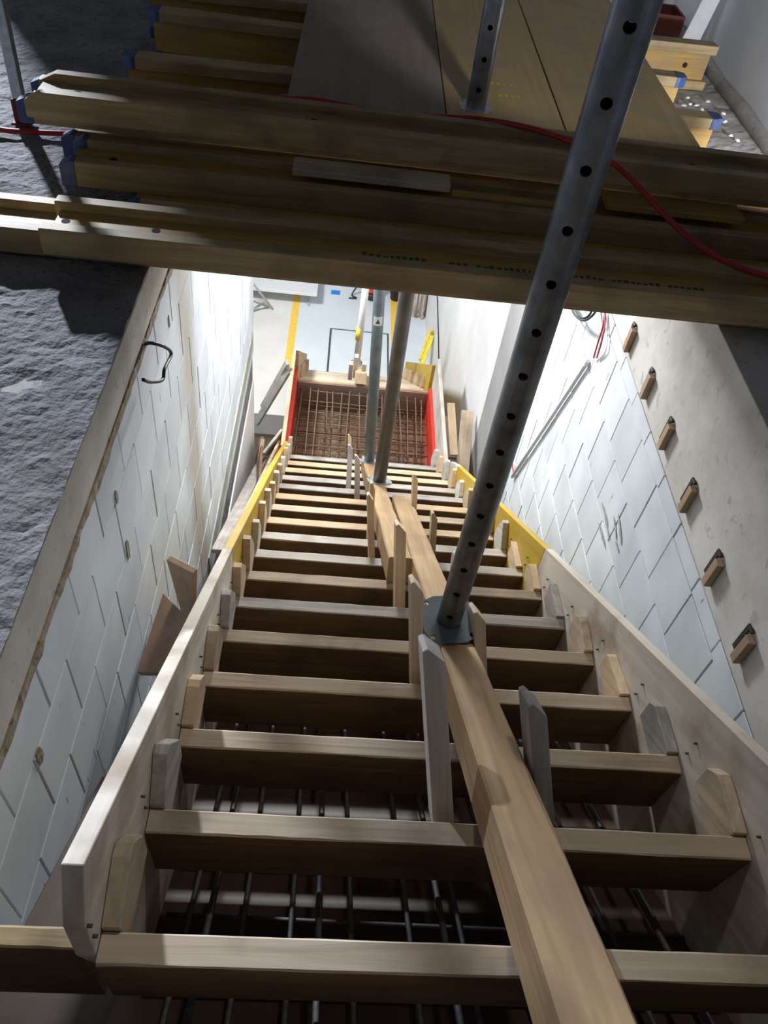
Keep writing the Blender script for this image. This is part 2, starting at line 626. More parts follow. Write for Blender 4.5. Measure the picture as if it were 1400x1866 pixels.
# ================================================================== STRUCTURE
# ---- upper slab, left of the opening: rough concrete as a displaced grid
def rough_slab(name, x0, x1, y0, y1, z, thick, mat, step=0.02, amp=0.006, wav=0.0):
    nx, ny = max(2, int((x1 - x0) / step)), max(2, int((y1 - y0) / step))
    bm = bmesh.new()
    g = []
    for j in range(ny + 1):
        row = []
        for i in range(nx + 1):
            x = x0 + (x1 - x0) * i / nx
            y = y0 + (y1 - y0) * j / ny
            h = 0.0
            for s, a in ((9, 1.0), (23, .8), (55, .6)):
                h += a * noise.noise(Vector((x * s, y * s * 1.3, 3.1)))
            row.append(bm.verts.new((x, y, z - amp + h * amp)))
        g.append(row)
    for j in range(ny):
        for i in range(nx):
            f = bm.faces.new((g[j][i], g[j][i + 1], g[j + 1][i + 1], g[j + 1][i]))
    per = [g[0][i] for i in range(nx + 1)] + [g[j][nx] for j in range(1, ny + 1)] + \
          [g[ny][i] for i in range(nx - 1, -1, -1)] + [g[j][0] for j in range(ny - 1, 0, -1)]
    lo = [bm.verts.new((v.co.x, v.co.y, z - thick)) for v in per]
    n = len(per)
    for i in range(n):
        bm.faces.new((per[i], lo[i], lo[(i + 1) % n], per[(i + 1) % n]))
    bm.faces.new(lo)
    bmesh.ops.recalc_face_normals(bm, faces=bm.faces)
    me = bpy.data.meshes.new(name)
    bm.to_mesh(me)
    bm.free()
    return tag(put(name, me, mat), kind='structure')


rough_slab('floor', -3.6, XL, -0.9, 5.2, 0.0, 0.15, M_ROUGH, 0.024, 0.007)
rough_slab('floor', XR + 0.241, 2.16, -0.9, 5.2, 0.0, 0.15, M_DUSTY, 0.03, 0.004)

# ---- left wall: slab edge band, brown mortar bed, courses of white blocks
CH, BL = 0.24, 0.25
wl = tag(bbox('wall_left', XL - 0.24, XL - 0.010, -0.9, 4.49, PIT, -0.16, M_MORTAR, bev=0), kind='structure')
bbox('slab_edge', XL - 0.24, XL + 0.002, -0.9, 4.49, -0.155, -0.012, M_SLABEDGE, wl)


def block(x_out, side, y0, y1, z0, z1, wall):
    jz, jy = 0.0022, 0.0016
    t = 0.06
    xc = x_out - side * t / 2 + random.uniform(-.0012, .0012)
    return box('block', (xc, (y0 + y1) / 2, (z0 + z1) / 2), (round(y1 - y0 - 2 * jy, 3), t, round(z1 - z0 - 2 * jz, 3)), M_BLOCK, wall,
               (Y3, -X3, Z3), 0.003)


def course_rows(ztop_first, zbot, zlast):
    rows = [(zbot, ztop_first)]
    z = zbot
    while z > zlast:
        rows.append((z - CH, z))
        z -= CH
    return rows


for r, (z0, z1) in enumerate(course_rows(-0.185, -0.365, -2.25)):
    off = 0.0 if r % 2 == 0 else BL / 2
    y = 1.05 - 8 * BL + off + random.uniform(-.008, .008)
    while y < 4.45:
        ya, yb = max(y, -0.85), min(y + BL, 4.49)
        if yb - ya > 0.03:
            block(XL, 1, ya, yb, z0, z1, wl)
        y += BL
bbox('plinth', XL - 0.2, XL, -0.85, 4.49, PIT, -2.54, M_WHITEW, wl)


# irregular brown mortar bed under the slab
def ragged_strip(name, x, y0, y1, zc, hw, mat, parent, side, seed):
    bm = bmesh.new()
    n = 160
    vt, vb, ft, fb = [], [], [], []
    for i in range(n + 1):
        y = y0 + (y1 - y0) * i / n
        a = zc + hw * (0.9 + 0.5 * noise.noise(Vector((y * 7, seed, 0))) + .3 * noise.noise(Vector((y * 31, seed, 2))))
        b = zc - hw * (1.0 + 0.9 * noise.noise(Vector((y * 5, seed + 5, 0))) + .5 * noise.noise(Vector((y * 27, seed, 7))))
        d = 0.006 + 0.004 * noise.noise(Vector((y * 20, seed, 9)))
        ft.append(bm.verts.new((x + side * d, y, a - .004)))
        fb.append(bm.verts.new((x + side * d, y, b + .004)))
        vt.append(bm.verts.new((x - side * .01, y, a)))
        vb.append(bm.verts.new((x - side * .01, y, b)))
    for i in range(n):
        bm.faces.new((ft[i], ft[i + 1], fb[i + 1], fb[i]))
        bm.faces.new((vt[i], vt[i + 1], ft[i + 1], ft[i]))
        bm.faces.new((fb[i], fb[i + 1], vb[i + 1], vb[i]))
    bmesh.ops.recalc_face_normals(bm, faces=bm.faces)
    me = bpy.data.meshes.new(name)
    bm.to_mesh(me)
    bm.free()
    return put(name, me, mat, parent)


ragged_strip('mortar_bed', XL, -0.85, 4.45, -0.170, 0.019, M_BROWNM, wl, 1, 1.3)
# grey-green run of sealing strip low on the far part of the wall
bbox('seal_strip', XL - 0.001, XL + 0.006, 2.35, 4.40, -2.17, -2.05, mineral('green_grey_seal', (0.30, 0.33, 0.29), (0.40, 0.43, 0.39), coord='World'), wl)
# smears of mortar on the blocks
for i, (px, py, hh, ww) in enumerate([(212, 905, .05, .02), (233, 1000, .08, .028), (72, 1375, .06, .03), (308, 585, .05, .012)]):
    c = on_x(px, py, XL + 0.001)
    pts = []
    for k in range(14):
        a = 2 * math.pi * k / 14
        rr = 1 + .35 * noise.noise(Vector((k * .9, i * 3.3, 0)))
        pts.append((ww * .5 * rr * math.cos(a), hh * .5 * rr * math.sin(a)))
    prism('mortar_smear', pts, c, Y3, Z3, 0.002, M_BROWNM, wl, 0)

# ---- right wall: concrete beam over white blocks, then a concrete column, then the white wall of the lower room
wr = tag(bbox('wall_right', XR + 0.010, XR + 0.24, -0.9, 3.34, PIT, -0.535, M_MORTAR, bev=0), kind='structure')
bbox('ring_beam', XR, XR + 0.24, -0.9, 4.45, -0.535, -0.003, M_CONC, wr)
for r, (z0, z1) in enumerate(course_rows(-0.54, -0.612, -3.4)):
    off = (0.0, 0.13, 0.02, 0.14)[r % 4]
    y = 0.98 - 6 * 0.23 + off
    while y < 3.30:
        yb = y + (0.23 if r < 1 else 0.245)
        a, b = max(y, -0.6), min(yb, 3.34)
        if b - a > 0.03:
            block(XR, -1, a, b, z0, z1, wr)
        y = yb
bbox('plinth', XR, XR + 0.2, -0.6, 3.34, PIT, -3.50, M_WHITEW, wr)
tag(bbox('wall_right', XR - 0.002, XR + 0.24, 3.345, 4.44, PIT, -0.54, M_COLUMN, bev=0.004), kind='structure')
tag(bbox('wall_right', XR, XR + 0.24, 4.445, 13.0, PIT, -0.26, M_WHITEW, bev=0), kind='structure')

# sooty scuffs on the right block wall
M_SOOT = plain('soot_scuff', (0.36, 0.37, 0.39), 0.95, noise_amt=0.3)
for (xa, ya_, xb, yb_, wd) in ((1097, 915, 1109, 960, .006), (1091, 952, 1104, 1000, .007), (1103, 945, 1112, 985, .004), (1119, 940, 1124, 985, .005), (1127, 935, 1133, 995, .006), (1122, 985, 1128, 1008, .004)):
    p0, p1 = on_x(xa, ya_, XR - .0015), on_x(xb, yb_, XR - .0015)
    ex = (p1 - p0).normalized()
    ey = (-X3).cross(ex)
    L = (p1 - p0).length
    prism('soot_scuff', [(0, 0), (L * .2, -wd), (L * .6, -wd * 1.3), (L, -wd * .2), (L * .8, wd * 1.6), (L * .3, wd * 1.8)], p0, ex, ey, .001, M_SOOT, wr, 0)

# ---- lower storey
lf = tag(bbox('floor', -6.0, -0.21, 6.52, 13.0, FLOOR2 - 0.3, FLOOR2, M_FLOORL, bev=0), kind='structure')
tag(bbox('floor', -0.209, XR, 6.52, 13.0, FLOOR2 - 0.3, FLOOR2, M_FLOORP, bev=0), kind='structure')
tag(bbox('floor', -6.0, XR, -0.9, 6.6, PIT - 0.2, PIT, M_PIT, bev=0), kind='structure')
tag(bbox('wall_front', -6.0, XR, 6.53, 6.7, PIT, FLOOR2 - 0.30, M_PIT, bev=0), kind='structure')
tag(bbox('wall_back', -6.0, 2.2, 13.0, 13.2, PIT, -0.26, M_WHITEW, bev=0), kind='structure')
tag(bbox('ceiling', -6.0, 2.2, 5.21, 13.0, -0.25, 0.0, M_CONC, bev=0), kind='structure')
tag(bbox('ceiling', -6.0, -0.54, 4.45, 5.2, -0.25, -0.151, M_CONC, bev=0), kind='structure')
# painted yellow line on the lower floor
ln = tag(bbox('trim_1', on_z(540, 560, FLOOR2).x - .05, on_z(540, 560, FLOOR2).x + 0.04, 7.3, 11.0, FLOOR2, FLOOR2 + .002, M_LINE, bev=0), kind='structure')
tag(bbox('trim_2', 1.02, 1.12, 7.0, 10.2, FLOOR2, FLOOR2 + .002, M_LINE, bev=0), kind='structure')

# ---- upper storey walls behind
tag(bbox('wall_back', -2.16, 2.16, 5.2, 5.35, 0.0, 2.6, mineral('dim_wall', (0.40, 0.40, 0.42), (0.50, 0.50, 0.52), scale=2), bev=0), kind='structure')
uw = tag(bbox('wall_right', 2.16, 2.3, 0.4, 5.2, -0.15, 2.6, mineral('grey_plaster', (0.74, 0.77, 0.81), (0.84, 0.87, 0.91), scale=3, coord='World', bump=0.1), bev=0), kind='structure')
tube('mortar_fillet', [(2.135, y, 0.012 + .006 * math.sin(y * 9)) for y in [0.45 + .2 * i for i in range(23)]], 0.035, M_DUSTY, uw, seg=8, smooth=False)

# ceiling of the upper storey and the wall behind the photographer
tag(bbox('ceiling', -3.6, 2.3, -4.4, 5.35, 2.6, 2.8, M_DARKC, bev=0), kind='structure')
tag(bbox('wall_front', -3.6, 2.3, -4.4, -4.2, -0.6, 2.6, M_DARKC, bev=0), kind='structure')
tag(bbox('floor', -3.6, 2.3, -4.2, -0.905, -0.2, 0.0, M_DUSTY, bev=0), kind='structure')

# ================================================================== STAIR FORMWORK, UPPER FLIGHT
flight = thing('stair_formwork', (0.58, 0.0, 0.0), 'timber formwork of the long upper stair flight with open riser boards', 'stair formwork')
RT = 0.045
r_mats = {0: M_RISER, 1: M_RISER, 2: M_RISER, 3: M_RISER, 4: M_RISER, 5: M_GREY, 6: M_RISER, 7: M_PALE, 8: M_PALE, 9: M_FRESH, 10: M_RISER, 11: M_FRESH,
          12: M_GREY, 13: M_GREY, 14: M_FRESH, 15: M_FRESH, 16: M_GREY}


def plank_mesh(L, t, h, seed, mat):
    """plank with a slightly uneven sawn arris"""
    bm = bmesh.new()
    n = 26
    rings = []
    for i in range(n + 1):
        x = -L / 2 + L * i / n
        def j(k, a):
            return a * noise.noise(Vector((x * 6, seed * 3.7, k))) + a * .6 * noise.noise(Vector((x * 23, seed * 3.7, k)))
        rings.append([bm.verts.new(c) for c in (
            (x, -t / 2 + .002, -h / 2), (x, t / 2, -h / 2), (x, t / 2 + j(1, .0015), h / 2 - .003), (x, t / 2 - .003 + j(2, .0015), h / 2),
            (x, -t / 2 + .003 + j(3, .003), h / 2), (x, -t / 2 + j(4, .0015), h / 2 - .004 + j(5, .003)))])
    m = 6
    for a, b in zip(rings, rings[1:]):
        for k in range(m):
            f = bm.faces.new((a[k], a[(k + 1) % m], b[(k + 1) % m], b[k]))
            f.material_index = 1 if k in (0, 1, 5) else 0     # broad faces oiled and darkened with their shade, sawn edges left pale
    bm.faces.new(list(reversed(rings[0])))
    bm.faces.new(rings[-1])
    bmesh.ops.recalc_face_normals(bm, faces=bm.faces)
    me = bpy.data.meshes.new('plank')
    bm.to_mesh(me)
    bm.free()
    me.materials.append(mat)
    me.materials.append(M_OILSHADE)
    return me


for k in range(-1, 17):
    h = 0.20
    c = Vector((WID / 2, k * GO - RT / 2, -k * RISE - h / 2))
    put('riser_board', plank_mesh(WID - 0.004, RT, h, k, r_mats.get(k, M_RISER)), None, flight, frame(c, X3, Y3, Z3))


def yz_prism(name, pts, x0, x1, mat, parent, bev=0.0015):
    """polygon in the y-z plane, grain down the stair slope"""
    ex, ey = SD.copy(), SN.copy()
    o = Vector((x0, pts[0][0], pts[0][1]))
    loc = []
    for y, z in pts:
        d = Vector((0, y, z)) - Vector((0, o.y, o.z))
        loc.append((d.dot(ex), d.dot(ey)))
    ez = ex.cross(ey)
    if ez.x < 0:
        o.x = x1
    return prism(name, loc, o, ex, ey, x1 - x0, mat, parent, bev)


def lz(y, off):
    return -SL * y + off


# strings (side panels)
ya, yb = -0.045, 1.345
A = on_x(153, 1576, 0.0)
B = on_x(155, 1690, 0.0)
Cc = on_x(176, 1742, 0.0)
yz_prism('string_panel', [(A.y, A.z), (yb, lz(yb, .232)), (yb, lz(yb, -.47)), (0.12, lz(0.12, -.47)), (0.0, -.21), (Cc.y, Cc.z), (B.y, B.z)], -0.030, 0.0, M_STRING, flight)
yz_prism('string_panel', [(yb + .003, lz(yb, .228)), (2.95, lz(2.95, .190)), (4.22, lz(4.22, .118)), (4.22, lz(4.22, -.30)), (3.6, lz(3.6, -.47)), (yb + .003, lz(yb, -.47))],
         -0.029, 0.0, M_YEL, flight)
ye = 1.672
yz_prism('string_panel', [(-0.62, lz(-.62, .205)), (ye, lz(ye, .207)), (ye, lz(ye, -.47)), (-0.62, lz(-.62, -.47))], WID, WID + .030, M_STRING, flight)
yz_prism('string_panel', [(ye + .003, lz(ye, .204)), (3.46, lz(3.46, .188)), (3.46, lz(3.46, -.47)), (ye + .003, lz(ye, -.47))], WID, WID + .029, M_YEL, flight)
yz_prism('string_panel', [(3.463, lz(3.463, .188)), (3.70, lz(3.70, .17)), (4.20, lz(4.2, .02)), (4.20, lz(4.2, -.30)), (3.463, lz(3.463, -.47))], WID, WID + .029, M_PALE, flight)
# battens that stiffen the strings on the outside
beam_between('string_batten', (-0.055, 0.3, lz(.3, -.12)), (-0.055, 4.1, lz(4.1, -.12)), .045, .09, M_FRESH, flight, up=SN)
beam_between('string_batten', (WID + .055, -.5, lz(-.5, -.05)), (WID + .055, 4.1, lz(4.1, -.12)), .045, .09, M_FRESH, flight, up=SN)

# gusset cleats that hold each riser board against the strings
LF = {0: (222, 1555), 1: (293, 1370), 2: (352, 1249), 3: (388, 1148), 4: (412, 1082), 5: (432, 1032), 6: (447, 998)}
RF = {1: (1325, 1425), 2: (1207, 1298), 3: (1120, 1205), 4: (1065, 1130), 5: (1010, 1070), 6: (973, 1033), 7: (938, 991)}
cm = [M_FRESH, M_GREY, M_RISER, M_PALE, M_RISER, M_GREY]
for k in range(0, 17):
    zk = -k * RISE
    for side in (0, 1):
        tab = (LF, RF)[side]
        x0, x1 = ((0.001, 0.029), (WID - .029, WID - .001))[side]
        if k in tab:
            ap = on_x(*tab[k], (x0 + x1) / 2)
            ay, az = ap.y, ap.z
        else:
            ay, az = k * GO + .075 + random.uniform(-.01, .01), zk + .095 + random.uniform(-.02, .02)
        ay = max(ay, k * GO + .03)
        yz_prism('gusset_cleat', [(k * GO + .001, zk - .09), (k * GO + .001, zk + .012), (ay - .004, az), (ay + .018, az - .003),
                                  (k * GO + .15, zk - .02), (k * GO + .15, zk - .09)], x0, x1,
                 [M_RISER, M_FRESH, M_GREY][(k * 2 + side) % 3] if k < 7 else [M_FRESH, M_PALE][(k + side) % 2], flight)
        # nail heads on the strings
        for q in range(2):
            nx = (0.0, WID)[side]
            b = Vector((nx, k * GO - .02, zk + .05 + .05 * q))
            if k < 9:
                tube('nail', [b, b + X3 * (.007 if side == 0 else -.007)], .003, M_REBAR, flight, 6, False)

# soffit sheets below the reinforcement, wider than the strings
SOFF = -0.435
edges = [-0.7, 0.62, 1.78, 2.95, 4.15]
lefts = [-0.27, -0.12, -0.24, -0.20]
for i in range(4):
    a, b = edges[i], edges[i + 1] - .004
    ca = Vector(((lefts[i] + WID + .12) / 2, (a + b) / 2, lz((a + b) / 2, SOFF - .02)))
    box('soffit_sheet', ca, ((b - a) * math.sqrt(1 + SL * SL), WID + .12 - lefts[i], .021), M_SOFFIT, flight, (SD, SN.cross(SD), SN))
for x in (0.1, 0.58, 1.06):
    beam_between('soffit_joist', (x, -.6, lz(-.6, SOFF - .12)), (x, 4.1, lz(4.1, SOFF - .12)), .08, .12, M_BEAM, flight, up=SN)
for y in (0.6, 2.2, 3.8):
    for x in (0.1, 1.06):
        tube('soffit_post', [(x, y, PIT), (x, y, lz(y, SOFF - .25))], .03, M_GALV, flight, 12, False)

# short posts nailed beside the central timber to hold the riser boards
def mid_post(k, base_px, top_px, xshift, w, dep, mat, lean=None):
    b = on_y(*base_px, k * GO + .004)
    b.x += xshift
    bz = Vector((b.x, k * GO + .004, -k * RISE - .06))
    d = ray(*top_px)
    n = X3.cross(SN)
    t = (bz - CAM).dot(n) / d.dot(n)
    top = CAM + d * t
    top.x += xshift
    ex = (top - bz).normalized()
    ey = (X3 - ex * X3.dot(ex)).normalized()
    ez = ex.cross(ey)
    if ez.y > 0:
        ez = -ez
        ey = -ey
    L = (top - bz).length
    # front face on bz line, body going downstairs; top cut at a slant
    pts = [(0, -w / 2), (L - .03, -w / 2), (L, w / 2 - .01), (L - .004, w / 2), (0, w / 2)]
    ez2 = ex.cross(ey)
    o = bz if ez2.y > 0 else bz - ez2 * dep
    return prism('centre_post', pts, o, ex, ey, dep, mat, flight)


mid_post(1, (860, 1498), (833, 1185), -.045, .042, .085, M_PALE)
mid_post(1, (1003, 1510), (975, 1282), .005, .035, .09, M_GREY)
mid_post(3, (882, 1265), (874, 1115), .0, .032, .09, M_RISER)
mid_post(3, (786, 1248), (780, 1062), -.03, .032, .08, M_RISER)
mid_post(5, (748, 1108), (747, 957), -.03, .036, .09, M_FRESH)
mid_post(5, (810, 1092), (814, 1010), .045, .03, .07, M_GREY)
mid_post(7, (772, 1010), (772, 933), .05, .026, .06, M_FRESH)
mid_post(9, (740, 950), (740, 863), .05, .026, .06, M_FRESH)
mid_post(8, (672, 1000), (680, 880), .0, .024, .07, M_FRESH)
mid_post(7, (690, 1035), (688, 902), -.03, .028, .07, M_FRESH)
mid_post(11, (660, 900), (658, 830), -.02, .03, .06, M_PALE)
mid_post(12, (650, 872), (651, 812), -.04, .03, .06, M_PALE)
mid_post(15, (645, 850), (645, 792), -.03, .026, .05, M_FRESH)

# ================================================================== CENTRAL TIMBERS
def timber(name, y0, x0, y1, x1, w, h, label):
    t = h / 2 / SN.z
    a = Vector((x0, y0, lz(y0, t + .002)))
    b = Vector((x1, y1, lz(y1, t + .002)))
    ex = (b - a).normalized()
    ey = SN.cross(ex).normalized()
    bm = bmesh.new()
    L = (b - a).length
    n = 40
    rings = []
    for i in range(n + 1):
        x = -L / 2 + L * i / n
        j = lambda q, am: am * noise.noise(Vector((x * 4, q, y0)))
        c = .006
        hw, hh = w / 2, h / 2
        rings.append([bm.verts.new(v) for v in ((x, -hw, -hh), (x, hw, -hh), (x, hw + j(1, .002), hh - c), (x, hw - c - j(2, .004), hh),
                                                (x, -hw + c + abs(j(3, .008)), hh), (x, -hw + j(4, .002), hh - c - abs(j(5, .012))))])
    for p, q in zip(rings, rings[1:]):
        for k in range(6):
            bm.faces.new((p[k], p[(k + 1) % 6], q[(k + 1) % 6], q[k]))
    bm.faces.new(list(reversed(rings[0])))
    bm.faces.new(rings[-1])
    bmesh.ops.recalc_face_normals(bm, faces=bm.faces)
    me = bpy.data.meshes.new(name)
    bm.to_mesh(me)
    bm.free()
    o = put(name, me, M_TIMBER, None, frame((a + b) / 2, ex, ey, ex.cross(ey)))
    return tag(o, label, 'timber', 'timbers on the stair centre line')


timber('square_timber', -0.75, 0.655, 2.62, 0.712, .10, .10, 'long square timber running from the bottom edge past the perforated prop')
timber('square_timber', 1.57, 0.600, 3.80, 0.598, .095, .098, 'square timber with sawn end halfway down the stair, under two plain props')


# ================================================================== PROPS
def prop(name, a, b, r, mat, label, holes=None, plate=0.13, plate_mat=M_GALV, plate_n=None, hole_ang=0.0, group='steel props'):
    a, b = Vector(a), Vector(b)
    t = thing(name, a, label, 'prop', group)
    M = axis_frame(a, b)
    L = (b - a).length
    me = pipe_mesh(r, r - .004, L)
    if holes:
        me = boolean_diff(me, holes_mesh(.0095, 4 * r, holes, hole_ang))
        for p in me.polygons:
            p.use_smooth = False
    put('tube', me, mat, t, M)
    n = plate_n or Z3
    ex = (X3 - n * X3.dot(n)).normalized()
    rot = Matrix.Rotation(math.radians(8), 4, 'Z')
    h = plate * .36
    put('base_plate', plate_mesh(plate, .007, plate * .28, [(-h, -h), (h, h), (h, -h), (-h, h)]), plate_mat, t,
        frame(a - n * .004, ex, n.cross(ex), n) @ rot)
    return t


p_base = Vector((.659, .953, -.492))
prop('perforated_prop', p_base, (.665, .953, 2.3), .0345, M_PROP,
     'large perforated steel prop standing on the timber in front of the stacked beams', [0.055 + .103 * i for i in range(27)], .155, M_PLATE,
     plate_n=Vector((0, -.04, 1)).normalized(), hole_ang=math.atan2(CAM.y - .953, CAM.x - .659))
wy0, wy1 = .885, 1.035
wdg = yz_prism('wooden_wedge', [(wy0, -.4975), (wy1, -.4945), (wy1, lz(wy1, .1275)), (wy0 + .002, lz(wy0, .1275))], .628, .716, M_FRESH, None)
tag(wdg, 'pale wooden wedge under the base plate of the large prop', 'wedge')
prop('plain_prop', (.612, 2.95, lz(2.95, .135)), (.600, 2.95, -0.15), .0375, M_PROPD, 'dark plain steel prop nearer the camera beneath the beams', None, .14,
     plate_n=(SN * .8 + Z3 * .2).normalized())
p3 = prop('plain_prop', (.590, 3.60, lz(3.60, .132)), (.462, 3.60, -0.15), .034, M_PROPB, 'blue-grey steel prop with white warning sticker beneath the beams', None, .13,
          plate_n=(SN * .8 + Z3 * .2).normalized())
# unseen shuttering over the two plain props, added to stop lamp light rising
sh = thing('light_block_shuttering', (.6, 3.4, -.205), 'unseen plywood shuttering on joists above the two plain props, added to block light', 'shuttering')
for y in (2.95, 3.60):
    bbox('joist', XL + .01, XR - .01, y - .04, y + .04, -.148, -.055, M_BEAM, sh)
for i in range(3):
    a = XL + .006 + i * (XR - XL - .012) / 3
    bbox('plywood_sheet', a, a + (XR - XL - .012) / 3 - .003, 2.57, 4.44, -.053, -.032, M_PLY, sh)
# sticker on that prop
c3 = on_y(693, 580, 3.60)
bm = bmesh.new()
vs = []
for i in range(9):
    a = -math.pi / 2 - .8 + 1.6 * i / 8
    vs.append((bm.verts.new((.0348 * math.cos(a), .0348 * math.sin(a), -.03)), bm.verts.new((.0348 * math.cos(a), .0348 * math.sin(a), .03))))
for p, q in zip(vs, vs[1:]):
    bm.faces.new((p[0], q[0], q[1], p[1]))
me = bpy.data.meshes.new('sticker')
bm.to_mesh(me)
bm.free()
t3 = (c3.z - lz(3.60, .132)) / (-0.15 - lz(3.60, .132))
ctr = Vector((.590, 3.60, lz(3.60, .132))).lerp(Vector((.462, 3.60, -0.15)), t3)
fr3 = axis_frame((.590, 3.60, lz(3.60, .132)), (.462, 3.60, -0.15))
fr3.translation = ctr
st = put('sticker', me, M_WHITE, p3, fr3)
tri = prism('sticker_print', [(-.014, -.016), (.014, -.016), (0, .014)], ctr + Vector((0, -.0352, 0)), X3, Z3, .0006, M_PRINT, st, 0)

# prop standing on the deck behind the beam stack
prop('perforated_prop', (.727, 2.73, .2215), (.715, 2.73, 2.3), .036, M_PROP, 'perforated steel prop standing on the yellow deck panels behind the beams',
     [0.07 + .1 * i for i in range(20)], .12, M_GALV, hole_ang=math.atan2(CAM.y - 2.73, CAM.x - .727))

# ================================================================== REINFORCEMENT OF THE FLIGHT AND LANDING
cage = thing('rebar_cage', (0.58, 0.0, lz(0, SOFF)), 'dark steel reinforcement mesh lying beneath the open riser boards', 'rebar')
for i in range(10):
    x = 0.06 + i * .1155 + random.uniform(-.012, .012)
    y0, y1 = -.6, 4.12
    tube('rebar', [(x, y0, lz(y0, SOFF + .05)), (x + random.uniform(-.01, .01), y1, lz(y1, SOFF + .05))], .006, M_REBAR, cage, 6, False)
    if i % 2 == 0:
        xx = x + .05
        tube('rebar', [(xx, y0, lz(y0, SOFF + .15)), (xx + .01, 2.0, lz(2.0, SOFF + .15))], .007, M_REBAR, cage, 6, False)
for j in range(32):
    y = -.58 + j * .15
    tube('rebar', [(0.02, y, lz(y, SOFF + .038)), (WID - .02, y + random.uniform(-.01, .01), lz(y, SOFF + .038))], .005, M_REBAR, cage, 6, False)

landing = thing('landing_formwork', (0.58, 4.8, LAND - .25), 'red faced landing formwork box between the two stair flights', 'landing formwork')
LY0, LY1 = 4.205, 5.30
bbox('end_board', 0.0, WID, LY1, LY1 + .028, LAND - .25, LAND, M_PLYL, landing)
bbox('end_board_lining', 0.001, WID - .001, LY1 - .012, LY1 - .001, LAND - .25, LAND - .004, M_DECKG, landing)
bbox('side_board', -0.028, -0.001, LY0 + .03, LY1, LAND - .28, LAND + .13, M_RED, landing)
bbox('side_board', WID + .001, WID + .028, LY0, LY1, LAND - .28, LAND + .05, M_RED, landing)
bbox('top_board', -0.060, -0.029, LY0 + .03, LY1 + .1, LAND - .1, LAND + .20, M_FRESH, landing)
bbox('top_board', WID + .029, WID + .060, LY0 - .3, LY1 + .05, LAND - .1, LAND + .34, M_PALE, landing)
for i in range(6):
    y = LY0 - .05 + i * .19
    bbox('deck_board', -.06, WID + .06, y, y + .184, LAND - .275, LAND - .251, [M_PLY, M_PLY, M_OILSHADE][i % 3], landing)
for x in (.05, .6, 1.1):
    beam_between('deck_joist', (x, LY0, LAND - .34), (x, LY1, LAND - .34), .08, .12, M_BEAM, landing)
for x in (.05, 1.1):
    tube('deck_post', [(x, 5.0, PIT), (x, 5.0, LAND - .40)], .03, M_GALV, landing, 12, False)
lc = thing('rebar_cage', (0.58, 4.75, LAND - .24), 'rusty reinforcement cage inside the red landing box', 'rebar')
for i in range(16):
    x = .045 + i * .0715 + random.uniform(-.012, .012)
    zt, zb = LAND - .05 + random.uniform(-.008, .008), LAND - .225
    tube('rebar', [(x, 4.05, zb), (x, LY1 - .10, zb), (x, LY1 - .05, zb + .03), (x, LY1 - .045, zt - .03), (x, LY1 - .09, zt), (x + random.uniform(-.02, .02), 4.28 + random.uniform(0, .5), zt - .01)],
         .006, M_RUST, lc, 6, True)
for i in range(15):
    x = .07 + i * .073 + random.uniform(-.02, .02)
    y = random.uniform(4.35, 4.7)
    tube('rebar', [(x, 3.9, LAND + .02 - .22), (x + random.uniform(-.03, .03), y, LAND - .10)], .006, M_RUST, lc, 6, False)
for j in range(15):
    y = 4.24 + j * .071
    tube('rebar', [(.02, y, LAND - .212), (WID - .02, y + random.uniform(-.012, .012), LAND - .212)], .005, M_RUST, lc, 6, False)
    if j % 2 == 0:
        tube('rebar', [(.02, y + .02, LAND - .062), (WID - .02, y + random.uniform(-.012, .012), LAND - .062)], .005, M_RUST, lc, 6, False)

# ================================================================== LOWER FLIGHT
lower = thing('stair_formwork', (0.58, 5.4, FLOOR2), 'timber formwork of the short lower stair flight beyond the landing', 'stair formwork')
LY = LY1 + .03
for k in range(1, 8):
    c = Vector((WID / 2, LY + k * GO - RT / 2, LAND - k * RISE - .10))
    put('riser_board', box_mesh(WID - .004, RT, .20, .003), M_FRESH if k % 2 else M_PALE, lower, frame(c, X3, Y3, Z3))
    for x0, x1 in ((0.001, .029), (WID - .029, WID - .001)):
        y = LY + k * GO
        z = LAND - k * RISE
        yz_prism('gusset_cleat', [(y + .001, z - .09), (y + .001, z + .012), (y + .06, z + .10), (y + .08, z + .09), (y + .14, z - .09)], x0, x1, M_FRESH, lower)


def lz2(y, off):
    return LAND - SL * (y - LY) + off


yz_prism('string_panel', [(LY + .02, lz2(LY + .02, .30)), (6.2, lz2(6.2, .26)), (7.28, lz2(7.28, .22)), (7.28, FLOOR2 + .02), (6.9, FLOOR2 + .02), (LY + .02, lz2(LY + .02, -.45))],
         -.030, 0.0, M_FRESH, lower)
yz_prism('string_panel', [(LY + .02, lz2(LY + .02, .28)), (7.4, lz2(7.4, .24)), (7.4, FLOOR2 + .02), (6.9, FLOOR2 + .02), (LY + .02, lz2(LY + .02, -.45))],
         WID, WID + .030, M_YEL, lower)
ca = Vector((WID / 2, 6.15, lz2(6.15, -.45)))
box('soffit_sheet', ca, (1.95, WID + .1, .021), M_PLY, lower, (SD, SN.cross(SD), SN))
beam_between('centre_timber', on_y(658, 690, LY - .02) + Vector((0, 0, 0)), Vector((.60, 7.0, lz2(7.0, .07))), .10, .10, M_FRESH, lower, up=SN)
for (px, py, y) in ((650, 655, 5.75), (664, 668, 5.65), (640, 668, 5.9)):
    b = on_y(px, py, y)
    bbox('centre_post', b.x - .02, b.x + .02, y, y + .06, b.z - .22, b.z + .02, M_PALE, lower)
